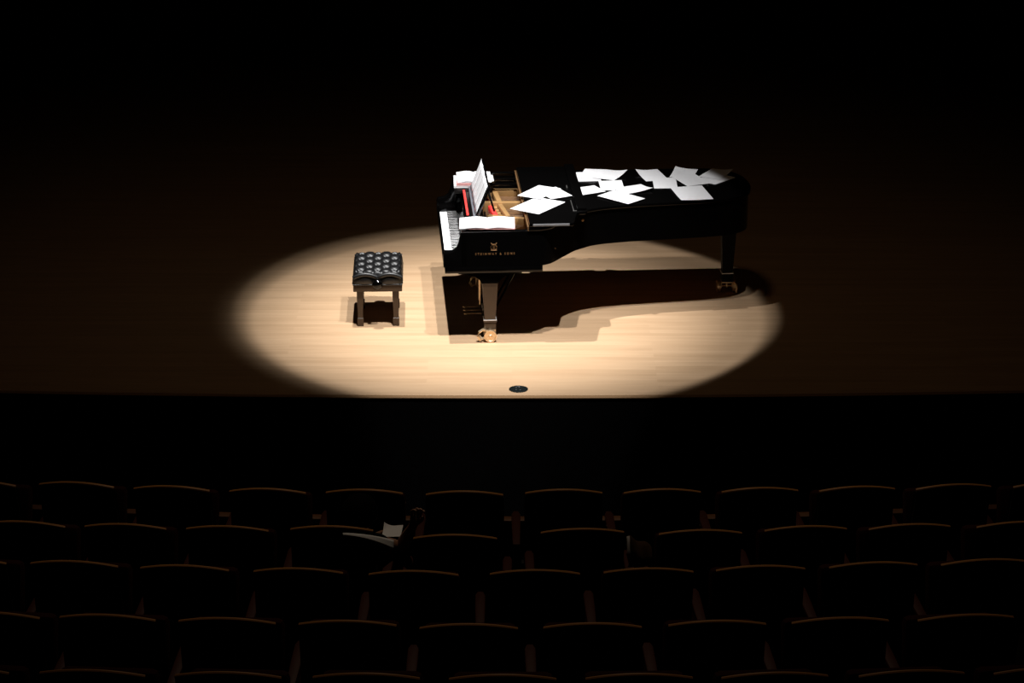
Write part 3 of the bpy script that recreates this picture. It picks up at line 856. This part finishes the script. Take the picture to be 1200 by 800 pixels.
for dx, dy, lens in ((-0.022, 0.0, 0.9), (-0.007, 0.006, 1.0), (0.008, 0.006, 0.95), (0.022, 0.0, 0.78)):
    fing.append([palm, L_(-0.516+dx, 12.295+dy, 1.872, .0095), L_(-0.512+dx*1.2, 12.285+dy, 1.872+0.032*lens, .0085), L_(-0.500+dx*1.1, 12.268+dy, 1.872+0.050*lens, .0075), L_(-0.488+dx, 12.255+dy, 1.872+0.045*lens, .0065)])
thumb = [palm, L_(-0.497, 12.275, 1.84, .012), L_(-0.480, 12.258, 1.865, .010), L_(-0.478, 12.250, 1.89, .008)]
cnt = n0 + 7 + 4*4 + 3
armL = [2, L_(-0.985, 12.32, 1.705, .06), L_(-0.985, 12.44, 1.60, .046), L_(-0.93, 12.53, 1.55, .038), L_(-0.83, 12.56, 1.585, .032), L_(-0.755, 12.57, 1.62, .026), L_(-0.72, 12.575, 1.635, .028)]
palmL = cnt + 5
fingL = [[palmL, L_(-0.69, 12.585+dy, 1.645, .0095), L_(-0.665, 12.585+dy, 1.640+.004*k, .008), L_(-0.645, 12.58+dy, 1.632, .007)] for k, dy in enumerate((-0.024, -0.008, 0.008, 0.022))]
thumbL = [palmL, L_(-0.71, 12.55, 1.655, .011), L_(-0.69, 12.545, 1.668, .009)]
legs = []
for s in (-1, 1):
    legs.append([0, L_(-0.92+s*0.09, 12.22, 1.46, .085), L_(-0.92+s*0.12, 12.56, 1.46, .060), L_(-0.92+s*0.12, 12.57, 1.25, .055), L_(-0.92+s*0.12, 12.55, 1.06, .040), L_(-0.92+s*0.12, 12.66, 1.035, .032)])
body = skin_mesh('body', [torso, head, armR, *fing, thumb, armL, *fingL, thumbL, *legs], M['skin'], person, sub=2)
def grow(ch, d): return [(q if isinstance(q, int) else (q[0], q[1], q[2], q[3]+d)) for q in ch]
sleeveR = [2] + armR[1:3]; sleeveL = [2] + armL[1:4]
skin_mesh('shirt', [grow(torso[:4], 0.014), grow(sleeveR, 0.014), grow(sleeveL, 0.014)], M['cloth_black'], person, sub=2)
skin_mesh('trousers', [grow([torso[0]], 0.02)] + [grow([0] + lg_[1:5], 0.014) for lg_ in legs], M['cloth_black'], person, sub=2)
for s in (-1, 1):
    b = MB(); fx_ = -0.92+s*0.12-OX
    b.grid(10, 8, lambda u, v: (fx_ + 0.05*math.cos(2*PI*u)*math.sin(PI*v), 12.63-OY + 0.14*-math.cos(PI*v), max(0.002, 0.045 + 0.05*math.sin(2*PI*u)*math.sin(PI*v))))
    b.build('shoe', M['cloth_black'], person)
hb = MB()
hm = trs(-0.822-OX, 12.375-OY, 1.862-OZ) @ Matrix.Rotation(R(38), 4, 'X')
hb.grid(20, 12, lambda u, v: tuple(hm @ Vector((0.098*math.cos(2*PI*u)*math.sin(PI*0.56*v), 0.102*math.sin(2*PI*u)*math.sin(PI*0.56*v), 0.088*math.cos(PI*0.56*v)))), 0.004)
hb.build('hair', M['hair'], person, angle=80)
# face bowed towards the paper: nose, brow, mouth, ears
fb = MB()
fm = trs(-0.822-OX, 12.40-OY, 1.845-OZ) @ Matrix.Rotation(R(-22), 4, 'X')
def blob(cx, cy, cz, rx, ry, rz):
    t = bmesh.new(); bmesh.ops.create_uvsphere(t, u_segments=12, v_segments=8, radius=1.0)
    bmesh.ops.transform(t, matrix=fm @ trs(cx, cy, cz) @ Matrix.Diagonal((rx, ry, rz, 1)), verts=t.verts); fb.merge(t)
blob(0, 0.040, -0.03, 0.066, 0.052, 0.085)
blob(0, 0.095, -0.025, 0.011, 0.016, 0.024)
blob(0, 0.078, 0.008, 0.040, 0.012, 0.010)
blob(0, 0.084, -0.063, 0.024, 0.010, 0.007)
for sx in (-1, 1): blob(sx*0.084, -0.005, -0.015, 0.010, 0.020, 0.030)
fb.build('face', M['skin'], person)
eb = MB()
for sx in (-1, 1): eb.lathe([(0.002, -0.003), (0.009, 0.0), (0.002, 0.003)], 10, fm @ trs(sx*0.028, 0.088, -0.010) @ Matrix.Rotation(PI/2, 4, 'X'))
eb.build('eyes', M['hair'], person)

# papers by the person
sheet('programme_sheet', 'white paper sheet held up beside the raised hand in the second row', 'paper', -0.655, 12.52, 1.672, 0.105, 0.13, -4, 0.015, (0, 1, 0.03), m='paper_plain')
b = MB()
sx_, sy_ = SEAT_XY[(1, 3)]
def strip(u, v):
    x = -0.885 + 0.262*u
    zt = 1.923 - 0.035*u - 0.035*u*u
    return (x, 11.955 + 0.065*u - 0.010*v - 0.02*v*u, zt - (0.008 + 0.036*u*u)*v)
b.grid(14, 4, strip, 0.0)
o = b.build('programme_sheet', M['paper_plain'], angle=60)
sm = o.modifiers.new('thickness', 'SOLIDIFY'); sm.thickness = 0.0015
tag(o, 'long thin white paper lying along the back edge of a second row seat', 'paper')
# dark jacket with a pale edge hung over an armrest in the second row
jk = empty('jacket', (0.68, 12.30, 1.56)); tag(jk, 'brown jacket with a pale edge hung between two second row seats', 'jacket')
b = MB()
b.grid(12, 10, lambda u, v: (-0.045 + 0.12*u, -0.05 + 0.16*v + 0.01*math.sin(9*u), 0.028 + 0.15*math.sin(PI*(0.15+0.75*v))*(1-0.45*u) + 0.012*math.sin(7*u+5*v)), 0.02)
b.build('jacket_body', M['jacket'], jk, angle=80)
b = MB(); b.grid(3, 10, lambda u, v: (-0.060 + 0.018*u, -0.052 + 0.16*v, 0.020 + 0.155*math.sin(PI*(0.15+0.75*v)) + 0.004*u), 0.012)
b.build('jacket_edge', M['jacket_trim'], jk, angle=80)

# ================================================================== LIGHTS
def spot(name, x, y, z, tx, ty, energy, half, blend, rad, col=(1, 1, 1)):
    d = bpy.data.lights.new(name, 'SPOT'); d.energy = energy; d.spot_size = 2*half; d.spot_blend = blend
    d.shadow_soft_size = rad; d.color = col
    o = bpy.data.objects.new(name, d); C.objects.link(o); o.location = (x, y, z)
    o.rotation_euler = (Vector((tx, ty, 0)) - Vector((x, y, z))).to_track_quat('-Z', 'Y').to_euler()
    return o
POW = 2350
for x, y, e in ((-1.2, 20.0, 1.30), (0.2, 17.0, 1.0), (1.5, 16.8, 0.85)):
    d = math.sqrt((x+0.05)**2 + (y-20.95)**2 + 100)
    # each profile lantern: an even disc with a crisp edge plus the hot centre of its beam
    k = 1.0 if y > 19 else 1.0; ay = 20.95 if y > 19 else 20.82
    spot('spot_lamp', x, y, 10.0, -0.04, ay, POW*e*0.29, math.atan(2.36*k/d), 0.07, 0.05, (1.0, 0.99, 0.98))
    spot('spot_lamp', x, y, 10.0, -0.22, ay - 0.09, POW*e*1.19, math.atan(2.38*k/d), 1.0, 0.05, (1.0, 0.99, 0.98))
# stray light of the lanterns on the stage round the pool
spot('spill_light', 0.0, 19.4, 9.5, 0.0, 20.2, 62, R(48), 1.0, 0.5, (1.0, 0.66, 0.38))
# dim fill added over the audience to brighten the seat rails
spot('seat_fill_light', 0.0, 15.5, 10.5, 0.0, 11.2, 370, R(27), 0.8, 0.15, (1.0, 0.80, 0.58))
w = bpy.data.worlds.new('world'); S.world = w; w.use_nodes = True
w.node_tree.nodes['Background'].inputs[0].default_value = (0, 0, 0, 1)
w.node_tree.nodes['Background'].inputs[1].default_value = 0.0
